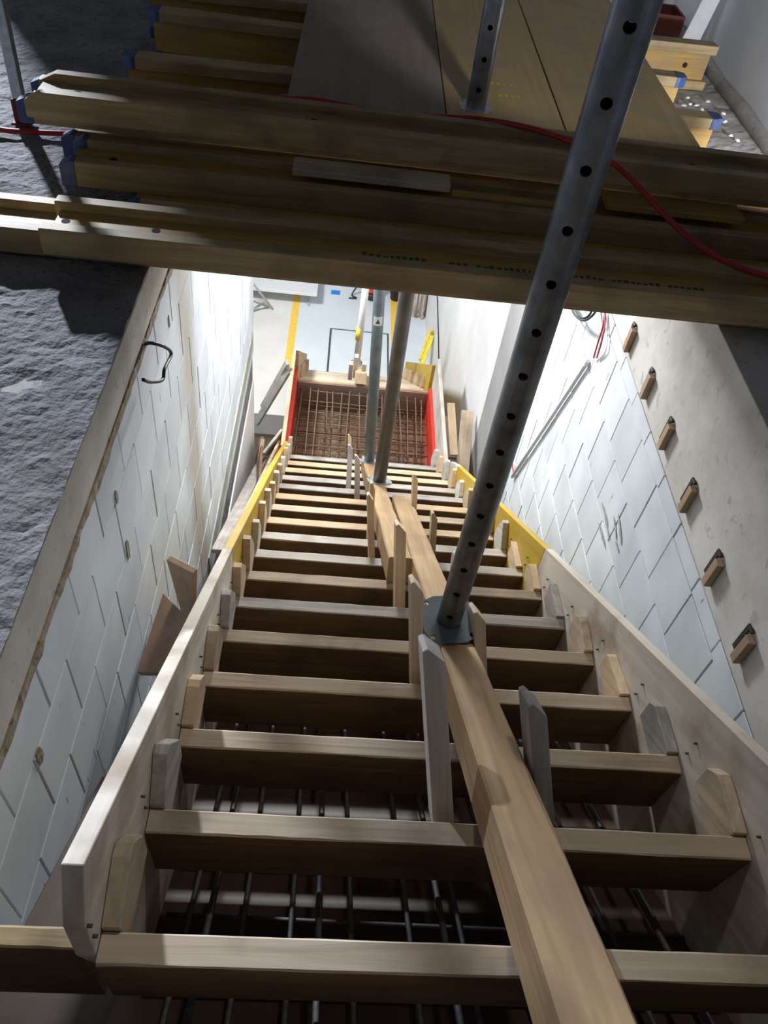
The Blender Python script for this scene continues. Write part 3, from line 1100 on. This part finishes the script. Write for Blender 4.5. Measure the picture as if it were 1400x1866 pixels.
# raking braces of the landing box, at its left
for (pa, pb, w) in (((468, 770), (528, 672), .07), ((478, 742), (524, 660), .05)):
    a = on_y(pa[0], pa[1], 5.75)
    b = on_y(pb[0], pb[1], 5.2)
    beam_between('raking_brace', a, (min(b.x, -.075), b.y, b.z), .03, w, M_PALE, landing)

wp = prop('white_prop', on_y(650, 662, 6.3), on_y(672, 480, 6.3), .034, M_WHITEP, 'white steel prop with yellow label on the lower stair flight', None, .12, group='steel props')
cc = on_y(655, 607, 6.3)
tube('label_band', [cc - Vector((0, 0, .07)), cc + Vector((0, 0, .07))], .0348, M_STICK, wp, 24, False)

# ================================================================== STACK OF FORMWORK BEAMS
def hbeam(x0, x1, y, z, label, flat=True, rot=0.0, cap_l=True, cap_r=True, chamfer=.03, group='timber H-beams', hole_x=(), web_mat=None, print_rows=None):
    """timber H-beam 20 x 8 cm. flat: web lies horizontally. y,z = near lower corner of the beam, at x0"""
    R = Matrix.Rotation(rot, 4, 'Z')
    ex = (R @ X3)
    ey = (R @ Y3)
    ez = Z3
    o = Vector((x0, y, z))
    L = (x1 - x0) / max(.2, ex.x)
    t = thing('formwork_beam', o, label, 'beam', group)
    c = chamfer
    if flat:
        wy, wz = ey, ez        # wy: the 20 cm direction, wz: the 8 cm direction
    else:
        wy, wz = ez, ey
    prof = [(0, .0), (L, .0), (L, .08 - c * .5), (L - c, .08), (c, .08), (0, .08 - c * .5)]
    if not flat:
        prof = [(0, c * .5), (c, 0), (L - c, 0), (L, c * .5), (L, .08 - c * .5), (L - c, .08), (c, .08), (0, .08 - c * .5)]
    for d in (0, .16):
        oo = o + wy * d
        # plane ex,wz extruded along +wy
        sgn = ex.cross(wz).dot(wy)
        ob = oo if sgn > 0 else oo + wy * .04
        fl = prism('flange', prof, ob, ex, wz, .04, M_BEAM, t, .002)
        for end, on in ((0, cap_l), (1, cap_r)):
            if not on:
                continue
            q = .045
            pr = [(-.002, -.0), (q, -.0), (q, .0815), (c, .0815), (-.002, .0815 - c * .5)]
            if not flat:
                pr = [(-.002, c * .5), (c, -.0015), (q, -.0015), (q, .0815), (c, .0815), (-.002, .0815 - c * .5)]
            if end:
                pr = [(L - u, v) for u, v in reversed(pr)]
            oc = (oo - wy * .0015) if sgn > 0 else oo + wy * .0415
            prism('end_cap', pr, oc, ex, wz, .043, M_BLUE, fl, .001)
    w = .027
    ctr = o + ex * (L / 2) + wy * .10 + wz * .04
    wb = box('web', ctr, (L - .03, .126, w), web_mat or M_WEB, t, (ex, wy, wz) if ex.cross(wy).dot(wz) > 0 else (ex, wy, -wz), .001)
    sf = 1 if flat else -1
    for hx in hole_x:
        cpos = o + ex * hx + wy * .10 + wz * (.04 + (w / 2 + .0004) * sf)
        n = wz * sf
        bmh = bmesh.new()
        bmesh.ops.create_cone(bmh, cap_ends=True, segments=18, radius1=.0125, radius2=.0125, depth=.001)
        mh = bpy.data.meshes.new('bolt_hole')
        bmh.to_mesh(mh)
        bmh.free()
        put('bolt_hole', mh, M_HOLE, wb, frame(cpos, ex, n.cross(ex), n))
    if print_rows:
        rnd = random.Random(5)
        for (xa, xb, hgt) in print_rows:
            x = xa
            while x < xb:
                cw = rnd.uniform(.010, .016)
                if rnd.random() > .12:
                    cpos = o + ex * (x + cw / 2) + wy * .085 + wz * (.04 + w / 2 + .0004)
                    box('printed_mark', cpos + wy * rnd.uniform(-.004, .004), (cw, round(hgt * rnd.choice((.45, .6, .75)), 4), .0006), M_PRINT, wb, (ex, wy, wz), 0)
                x += cw + .007
    return t


NEST = .0535
hbeam(-0.90, 2.10, 1.800, 0.001, 'lowest front H-beam reaching furthest left on the rough slab', hole_x=(.10, .42))
hbeam(-0.560, 2.13, 1.722, 0.001 + NEST, 'front H-beam of the stack with pale lit end and faint dark print', cap_l=False, chamfer=.004, hole_x=(.045, .30, 2.6),
      print_rows=[(.90, 1.08, .05), (1.16, 1.42, .045), (1.48, 1.62, .04), (1.66, 1.95, .04)])
hbeam(-0.40, 2.12, 2.015, 0.001, 'shadowed H-beam in the dark gap of the beam stack')
hbeam(-0.615, 2.11, 2.135, 0.055, 'blue tipped H-beam in the middle of the stack below the loose boards', hole_x=(.14,))
hbeam(-0.70, 2.10, 2.440, 0.001, 'lower rear H-beam of the stack on the slab')
hbeam(-0.800, 2.00, 2.370, 0.134, 'blue tipped H-beam nested under the topmost beam')
hbeam(-0.745, 1.86, 2.292, 0.134 + NEST, 'topmost H-beam of the stack with two pale prongs at its left end', cap_l=False, cap_r=False, chamfer=.055, hole_x=(.14, .9, 2.2), web_mat=M_BEAM)

# loose boards lying across the stack
zt = .055 + .08 + .0005


def loose(name, pts_px, z, t, mat, label, cat='board', group='loose boards on the beam stack'):
    P = [on_z(px, py, z + t) for px, py in pts_px]
    x0, x1 = min(p.x for p in P), max(p.x for p in P)
    y0, y1 = min(p.y for p in P), max(p.y for p in P)
    o = bbox(name, x0, x1, y0, y1, z, z + t, mat)
    return tag(o, label, cat, group)


loose('plank', [(537, 285), (822, 340)], zt, .022, M_RISER, 'short brown plank lying on the middle of the beam stack')
loose('yellow_board', [(825, 345), (1085, 375)], zt, .021, M_WEB, 'short yellow board beside the perforated prop on the beam stack')
loose('yellow_board', [(1098, 345), (1360, 400)], zt, .021, M_WEB, 'longer yellow board at the right end of the beam stack')

# ================================================================== DECK: upright H-beams and panels
hbeam(-0.575, 1.755, 2.86, 0.001, 'nearest upright H-beam carrying the deck panels', flat=False, rot=math.radians(2.6))
hbeam(-0.590, 1.720, 3.40, 0.001, 'second upright H-beam carrying the deck panels', flat=False, rot=0.0)
hbeam(-0.655, 2.015, 3.70, 0.001, 'third upright H-beam carrying the deck panels, with two bolt holes at its right end', flat=False, rot=math.radians(4.5), cap_l=True, cap_r=False,
      chamfer=.004, hole_x=(2.30, 2.55))


def panel(name, x0, x1, y0, y1, mat, label, rot=0.0):
    c = Vector(((x0 + x1) / 2, (y0 + y1) / 2, .2015 + .0105))
    R = Matrix.Rotation(rot, 4, 'Z')
    ex = R @ Y3
    ey = R @ -X3
    o = box(name, c, (y1 - y0, x1 - x0, .021), mat, None, (ex, ey, Z3))
    return tag(o, label, 'panel', 'deck panels')


d1 = panel('deck_panel', 0.050, 0.612, 2.565, 4.95, M_DECKG, 'dusty grey-brown deck panel at the left of the three')
d2 = panel('deck_panel', 0.616, 1.046, 2.570, 4.95, M_DECK, 'middle yellow deck panel with faint stencil marks under the rear prop')
d3 = panel('deck_panel', 1.052, 1.552, 2.575, 4.50, M_DECK, 'right yellow deck panel next to the white wall')
rnd = random.Random(3)
for (px, py, wpx) in ((826, 128, 22), (897, 152, 48), (912, 174, 48)):
    n = max(2, int(wpx / 11))
    for q in range(n):
        p = on_z(px + q * 11, py + q * 1.2, .2235)
        box('printed_mark', p, (.03, .014, .0005), M_PRINTY, d2, (Y3, -X3, Z3), 0)

# ================================================================== RED CABLE
zA = 0.134 + NEST + .08 + .011
zD = .001 + NEST + .08 + .011
cab = [on_z(-40, 232, .012), on_z(0, 236, .012), on_z(40, 240, .012), Vector((-.60, 2.62, .014)), Vector((-.3, 2.66, .03)), Vector((-.05, 2.60, .15)), Vector((.05, 2.545, .245)),
       on_z(510, 181, .258), on_z(575, 182, .26), on_z(660, 198, .255), on_z(760, 211, .25), on_z(870, 217, .262), on_z(960, 232, zA), on_z(1040, 258, zA + .004), on_z(1110, 292, zA + .006),
       on_z(1165, 340, .235), on_z(1215, 395, .20), on_z(1265, 440, .17), on_z(1330, 480, zD + .006), on_z(1400, 503, zD), on_z(1480, 520, zD), Vector((2.0, 1.80, zD)), Vector((2.13, 1.72, zD - .05)), Vector((2.12, 1.60, .015)), Vector((2.05, 1.2, .012)), Vector((2.08, .6, .012))]
tag(tube('power_cable', cab, .0095, M_CABLER, None, 10), 'red rubber power cable draped over the beam stack', 'cable')

# ================================================================== UPPER LEFT: prop foot
pb = on_z(44, 222, 0.006)
pp = thing('steel_post', pb, 'thin grey steel post with red foot on the rough slab', 'post')
bbox('tube', pb.x - .018, pb.x + .018, pb.y - .018, pb.y + .018, .09, 1.4, M_GALV, pp)
bbox('foot_sleeve', pb.x - .024, pb.x + .024, pb.y - .024, pb.y + .024, .012, .09, M_DKRED, pp)
bbox('foot_plate', pb.x - .035, pb.x + .035, pb.y - .035, pb.y + .035, .004, .012, M_DKRED, pp)
bbox('red_sleeve', pb.x - .03, pb.x + .03, pb.y - .03, pb.y + .03, .62, .85, M_DKRED, pp)

# ================================================================== UPPER RIGHT: box, sheet, crumbs
q = on_z(1225, 66, .002)
rb = thing('red_crate', (q.x, q.y + .3, .002), 'dark red crate behind the deck near the white wall', 'crate')
for (x0, x1, y0, y1) in ((-.13, .13, -.10, -.085), (-.13, .13, .085, .10), (-.13, -.115, -.0845, .0845), (.115, .13, -.0845, .0845)):
    bbox('crate_side', 1.80 + x0, 1.80 + x1, 4.36 + y0, 4.36 + y1, .015, .22, M_DKRED, rb)
bbox('crate_bottom', 1.67, 1.93, 4.26, 4.46, .002, .0145, M_DKRED, rb)
ws = prism('plastic_sheet', [(0, 0), (.10, .0), (.15, .35), (.17, .85), (.05, .85), (.07, .4)], (1.99, 4.42, .004), X3, Z3, .012, M_WHITE, None, .003)
tag(ws, 'white plastic sheet leaning upright by the right wall', 'sheet')
rnd = random.Random(11)
for i, (px, py) in enumerate([(1253, 178), (1258, 190), (1270, 192), (1280, 200), (1318, 207), (1312, 150), (1332, 165), (1322, 222), (1247, 192), (1290, 185), (1332, 247), (1345, 256)]):
    c = on_z(px, py, .006)
    bmx = bmesh.new()
    bmesh.ops.create_icosphere(bmx, subdivisions=1, radius=1)
    for v in bmx.verts:
        v.co = Vector((v.co.x * rnd.uniform(.6, 1.2), v.co.y * rnd.uniform(.6, 1.2), v.co.z * .5)) * rnd.uniform(.010, .016)
    me = bpy.data.meshes.new('rubble_chip')
    bmx.to_mesh(me)
    bmx.free()
    tag(put('rubble_chip', me, M_WHITEW, None, Matrix.Translation((c.x, c.y, .007))), 'small white rubble chip on the slab beside the right wall', 'rubble', 'rubble chips')

# ================================================================== FITTINGS ON THE RIGHT WALL
names = ['first', 'second', 'third', 'fourth', 'fifth', 'sixth']
for i, (px, py) in enumerate([(1152, 614), (1184, 698), (1218, 789), (1258, 902), (1304, 1034), (1359, 1172)]):
    c = on_x(px, py, XR)
    w = thing('anchor_pocket', c, names[i] + ' wood-plugged anchor pocket along the concrete beam, counted from the far end', 'anchor', 'anchor pockets in the concrete beam')
    bbox('wood_plug', XR - .024, XR - .001, c.y - .034, c.y - .004, c.z - .055, c.z + .048, M_PLYL, w)
    bbox('steel_channel', XR - .008, XR - .0005, c.y + .012, c.y + .030, c.z - .052, c.z + .055, M_BLACK, w)
    bbox('channel_lip', XR - .012, XR - .0005, c.y - .006, c.y + .0118, c.z + .049, c.z + .060, M_BLACK, w)

cd = thing('cable_conduit', on_x(934, 869, XR), 'white plastic conduit running obliquely down the right block wall', 'conduit')
a, b = on_x(934, 869, XR - .014), on_x(1072, 658, XR - .014)
tube('pipe', [a, b], .010, M_WHITE, cd, 12, False)
cl = on_x(1070, 662, XR - .012)
bbox('clip', cl.x - .014, XR - .0005, cl.y - .012, cl.y + .03, cl.z - .014, cl.z + .016, M_WHITE, cd)
for dx in (0, 6):
    tube('red_wire', [on_x(1082 + dx, 652, XR - .014), on_x(1090 + dx, 625, XR - .03), on_x(1099 + dx * .5, 595, XR - .02), on_x(1103, 568, XR - .012)], .004, M_CABLER, cd, 6)
tube('red_wire', [on_x(936, 862, XR - .014), on_x(934, 845, XR - .02), on_x(935, 832, XR - .03)], .004, M_CABLER, cd, 6)
for i, dx in enumerate((0, 7)):
    lp = [on_x(1040 + dx, 556, XR - .02), on_x(1048 + dx, 574, XR - .05), on_x(1065, 584 - dx * .6, XR - .06), on_x(1084 - dx, 570, XR - .05), on_x(1090 - dx, 545, XR - .02)]
    tag(tube('cable_loop', lp, .0055, M_BLACK, None, 8), ('outer' if i == 0 else 'inner') + ' black cable loop hanging on the right wall under the beams', 'cable', 'black cable loops')
# wire hook sticking out of the left wall
hk = [on_x(262, 628, XL - .002), on_x(275, 625, XL + .03), on_x(300, 632, XL + .06), on_x(312, 645, XL + .06), on_x(300, 672, XL + .06), on_x(296, 692, XL + .06), on_x(275, 696, XL + .05), on_x(261, 692, XL + .045)]
tag(tube('wire_hook', hk, .0055, M_BLACK, None, 8), 'bent black cable end sticking out of the left wall', 'cable')

# ================================================================== SCRAP BOARDS BETWEEN STRING AND LEFT WALL
def quad_board(name, pts, t, mat, label, cat='board', group='scrap boards beside the left wall'):
    """pts: 4+ world points, roughly planar; thickness away from the camera"""
    P = [Vector(p) for p in pts]
    ex = (P[1] - P[0]).normalized()
    n = ex.cross(P[-1] - P[0]).normalized()
    if n.dot(CAM - P[0]) > 0:
        n = -n
    ey = n.cross(ex)
    ez = ex.cross(ey)
    loc = [((p - P[0]).dot(ex), (p - P[0]).dot(ey)) for p in P]
    o = prism(name, loc, P[0], ex, ey, t, mat)
    return tag(o, label, cat, group)


quad_board('plywood_offcut', [on_x(303, 1020, -.20), on_x(345, 1170, -.20), on_x(395, 1090, -.085), on_x(352, 1045, -.10)], .021, M_PLYL,
           'light plywood offcut standing up beside the left string')
quad_board('plywood_sheet', [on_x(297, 1080, -.262), on_x(250, 1225, -.262), on_x(330, 1230, -.10), on_x(345, 1130, -.12)], .018, M_PLY,
           'dark brown plywood sheet in the gap by the left wall')
tag(beam_between('plank', on_x(398, 1005, -.20), on_x(480, 835, -.20), .07, .022, M_GREY, None), 'grey plank along the gap beside the yellow string', 'board', 'scrap boards beside the left wall')
tag(beam_between('plank', on_x(420, 1000, -.10), on_x(520, 785, -.10), .022, .07, M_RISER, None), 'narrow brown plank tight against the yellow string', 'board', 'scrap boards beside the left wall')
tag(beam_between('plank', on_x(468, 870, -.21), on_x(479, 800, -.19), .03, .02, M_FRESH, None), 'short pale lath standing upright by the left wall end', 'board', 'scrap boards beside the left wall')
quad_board('plank', [on_x(482, 826, -.17), on_x(488, 832, -.17), on_x(520, 802, -.075), on_x(516, 783, -.075)], .02, M_PALE, 'white painted board bridging to the landing box')
quad_board('plywood_sheet', [on_x(455, 900, -.275), on_x(472, 800, -.275), on_x(500, 800, -.12), on_x(470, 890, -.12)], .018, M_PLY, 'reddish brown plywood sheet lying deep in the gap by the wall end')
# edge board of the upper landing at the bottom left
e1 = on_x(150, 1690, -.033)
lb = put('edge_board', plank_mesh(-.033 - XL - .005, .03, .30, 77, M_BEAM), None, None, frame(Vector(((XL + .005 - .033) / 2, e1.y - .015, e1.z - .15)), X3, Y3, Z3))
tag(lb, 'yellow edge board at the top landing in the bottom left corner', 'board')
# boards between right string and wall
tag(beam_between('plank', (1.33, 3.75, -3.05), (1.40, 4.6, -2.75), .10, .025, M_RISER, None), 'loose plank between the right string and the concrete column', 'board')
tag(beam_between('plank', on_y(822, 735, 4.55), on_y(828, 830, 4.15), .06, .025, M_FRESH, None), 'pale upright lath beside the landing box at the right wall', 'board')
tag(beam_between('plank', on_y(808, 760, 4.9), on_y(821, 835, 4.35), .10, .025, M_PLYL, None), 'stained board leaning beside the landing box', 'board')

# ================================================================== LOWER ROOM ITEMS
# steel hatch frame in the floor
ha, hb, hc = on_z(604, 600, FLOOR2), on_z(600, 672, FLOOR2), on_z(720, 610, FLOOR2)
hf = thing('hatch_frame', ((ha.x + hc.x) / 2, ha.y, FLOOR2), 'thin dark steel frame of a floor hatch on the lower floor', 'hatch')
hx1 = 0.98
bbox('frame_bar', ha.x - .018, ha.x + .006, 7.35, ha.y, FLOOR2 + .001, FLOOR2 + .008, M_PROP, hf)
bbox('frame_bar', hx1 - .01, hx1 + .01, 7.35, ha.y, FLOOR2 + .001, FLOOR2 + .008, M_PROP, hf)
bbox('frame_bar', ha.x - .018, hx1 + .01, ha.y + .001, ha.y + .018, FLOOR2 + .001, FLOOR2 + .008, M_PROP, hf)
# work table at the upper left
ta, tb = on_z(462, 528, FLOOR2 + .24), on_z(578, 536, FLOOR2 + .24)
tbx = thing('work_platform', (tb.x - .6, tb.y + .3, FLOOR2), 'low white work platform on steel legs on the lower floor', 'platform')
bbox('platform_top', tb.x - 1.8, tb.x, tb.y, tb.y + .75, FLOOR2 + .20, FLOOR2 + .24, M_WHITE, tbx)
for x in (tb.x - .10, tb.x - 1.65):
    for (y0, y1) in ((tb.y + .08, tb.y + .65), (tb.y + .65, tb.y + .08)):
        tube('leg', [(x, y0, FLOOR2 + .20), (x, y1, FLOOR2)], .014, M_GALV, tbx, 8, False)
# trestle
tr = thing('steel_trestle', on_z(485, 560, FLOOR2), 'folding grey steel trestle at the end of the left wall', 'trestle')
for pa, pb, dz0, dz1 in (((458, 512), (497, 563), .45, 0), ((440, 540), (490, 560), .35, .0), ((440, 575), (482, 552), 0, .1)):
    tube('leg', [on_z(pa[0], pa[1], FLOOR2 + dz0), on_z(pb[0], pb[1], FLOOR2 + dz1 + .014)], .014, M_GALV, tr, 8, False)
# blue sheet
c = on_z(612, 533, FLOOR2 + .002)
tag(bbox('blue_foil', c.x - .06, c.x + .06, c.y - .05, c.y + .05, FLOOR2 + .001, FLOOR2 + .006, M_SKY), 'small bright blue foil lying on the lower floor', 'foil')
# red machine
c = on_z(679, 552, FLOOR2)
vc = thing('site_vacuum', (c.x, c.y + .15, FLOOR2), 'red and black site vacuum cleaner on the lower floor', 'vacuum cleaner')


def lathe(name, c, prof, mat, parent=None, seg=20):
    bm = bmesh.new()
    R = []
    for r, z in prof:
        R.append([bm.verts.new((r * math.cos(2 * math.pi * k / seg), r * math.sin(2 * math.pi * k / seg), z)) for k in range(seg)])
    for a, b in zip(R, R[1:]):
        for k in range(seg):
            f = bm.faces.new((a[k], a[(k + 1) % seg], b[(k + 1) % seg], b[k]))
            f.smooth = True
    bm.faces.new(list(reversed(R[0])))
    bm.faces.new(R[-1])
    bmesh.ops.recalc_face_normals(bm, faces=bm.faces)
    me = bpy.data.meshes.new(name)
    bm.to_mesh(me)
    bm.free()
    return put(name, me, mat, parent, Matrix.Translation(c))


vb = Vector((c.x, c.y + .15, FLOOR2))
lathe('tank', vb + Vector((0, 0, .10)), [(.10, 0), (.115, .02), (.115, .30), (.10, .34)], plain('vacuum_red', (0.65, 0.06, 0.03), .4), vc)
lathe('base', vb, [(.115, 0), (.13, .02), (.13, .08), (.11, .099)], M_BLACK, vc)
lathe('motor_head', vb + Vector((0, 0, .441)), [(.095, 0), (.10, .04), (.08, .12), (.03, .14)], M_BLACK, vc)
tube('hose', [vb + Vector((-.11, 0, .35)), vb + Vector((-.22, -.02, .15)), vb + Vector((-.28, -.04, .02)), vb + Vector((-.22, -.10, .02)), vb + Vector((-.32, -.12, .02))], .010, M_BLACK, vc)
# black bucket
c = on_z(722, 553, FLOOR2)
bk = thing('black_bucket', (c.x, c.y + .12, FLOOR2), 'black bucket between the props on the lower floor', 'bucket')
lathe('bucket_body', Vector((c.x, c.y + .12, FLOOR2)), [(.08, 0), (.105, .24), (.112, .24), (.112, .255), (.10, .255), (.08, .03)], M_BLACK, bk)
tube('handle', [Vector((c.x - .105, c.y + .12, FLOOR2 + .24)), Vector((c.x, c.y + .0, FLOOR2 + .30)), Vector((c.x + .105, c.y + .12, FLOOR2 + .24))], .004, M_GALV, bk, 6)
# bundle of sticks against the right wall
base = on_z(762, 580, FLOOR2)
rnd = random.Random(2)
for i in range(9):
    x = base.x - .16 + i * .042 + rnd.uniform(-.01, .01)
    y = base.y + rnd.uniform(-.03, .05)
    a = Vector((x, y, FLOOR2 + .012))
    b = Vector((x + rnd.uniform(-.03, .03), y + .25, FLOOR2 + .9 + rnd.uniform(-.15, .15)))
    tag(beam_between('wood_batten', a, b, .022, .03, [M_PLY, M_PLYL, M_RISER][i % 3], None), 'rough wooden batten in the leaning bundle beside the right wall below', 'batten', 'battens leaning in a bundle')
# yellow formwork girder leaning at the right wall
ya_, yb_ = on_y(768, 668, 7.25), on_y(788, 612, 7.65)
gy = thing('yellow_girder', ya_, 'yellow girder leaning against the right wall beside the lower flight', 'girder')
gy_d = (yb_ - ya_).normalized()
beam_between('flange', ya_, yb_, .05, .03, M_STICK, gy)
beam_between('web', ya_ + Vector((0, .075, -.01)), yb_ + Vector((0, .075, -.01)), .02, .09, M_YEL, gy)
beam_between('flange', ya_ + Vector((0, .15, -.02)), yb_ + Vector((0, .15, -.02)), .05, .03, M_STICK, gy)
# thin black cable hanging down the far right wall
tag(tube('wall_cable', [on_x(797, 540, XR - .01), on_x(799, 610, XR - .01), on_x(800, 690, XR - .01)], .006, M_BLACK, None, 6), 'thin dark cable hanging down the far right wall', 'cable')
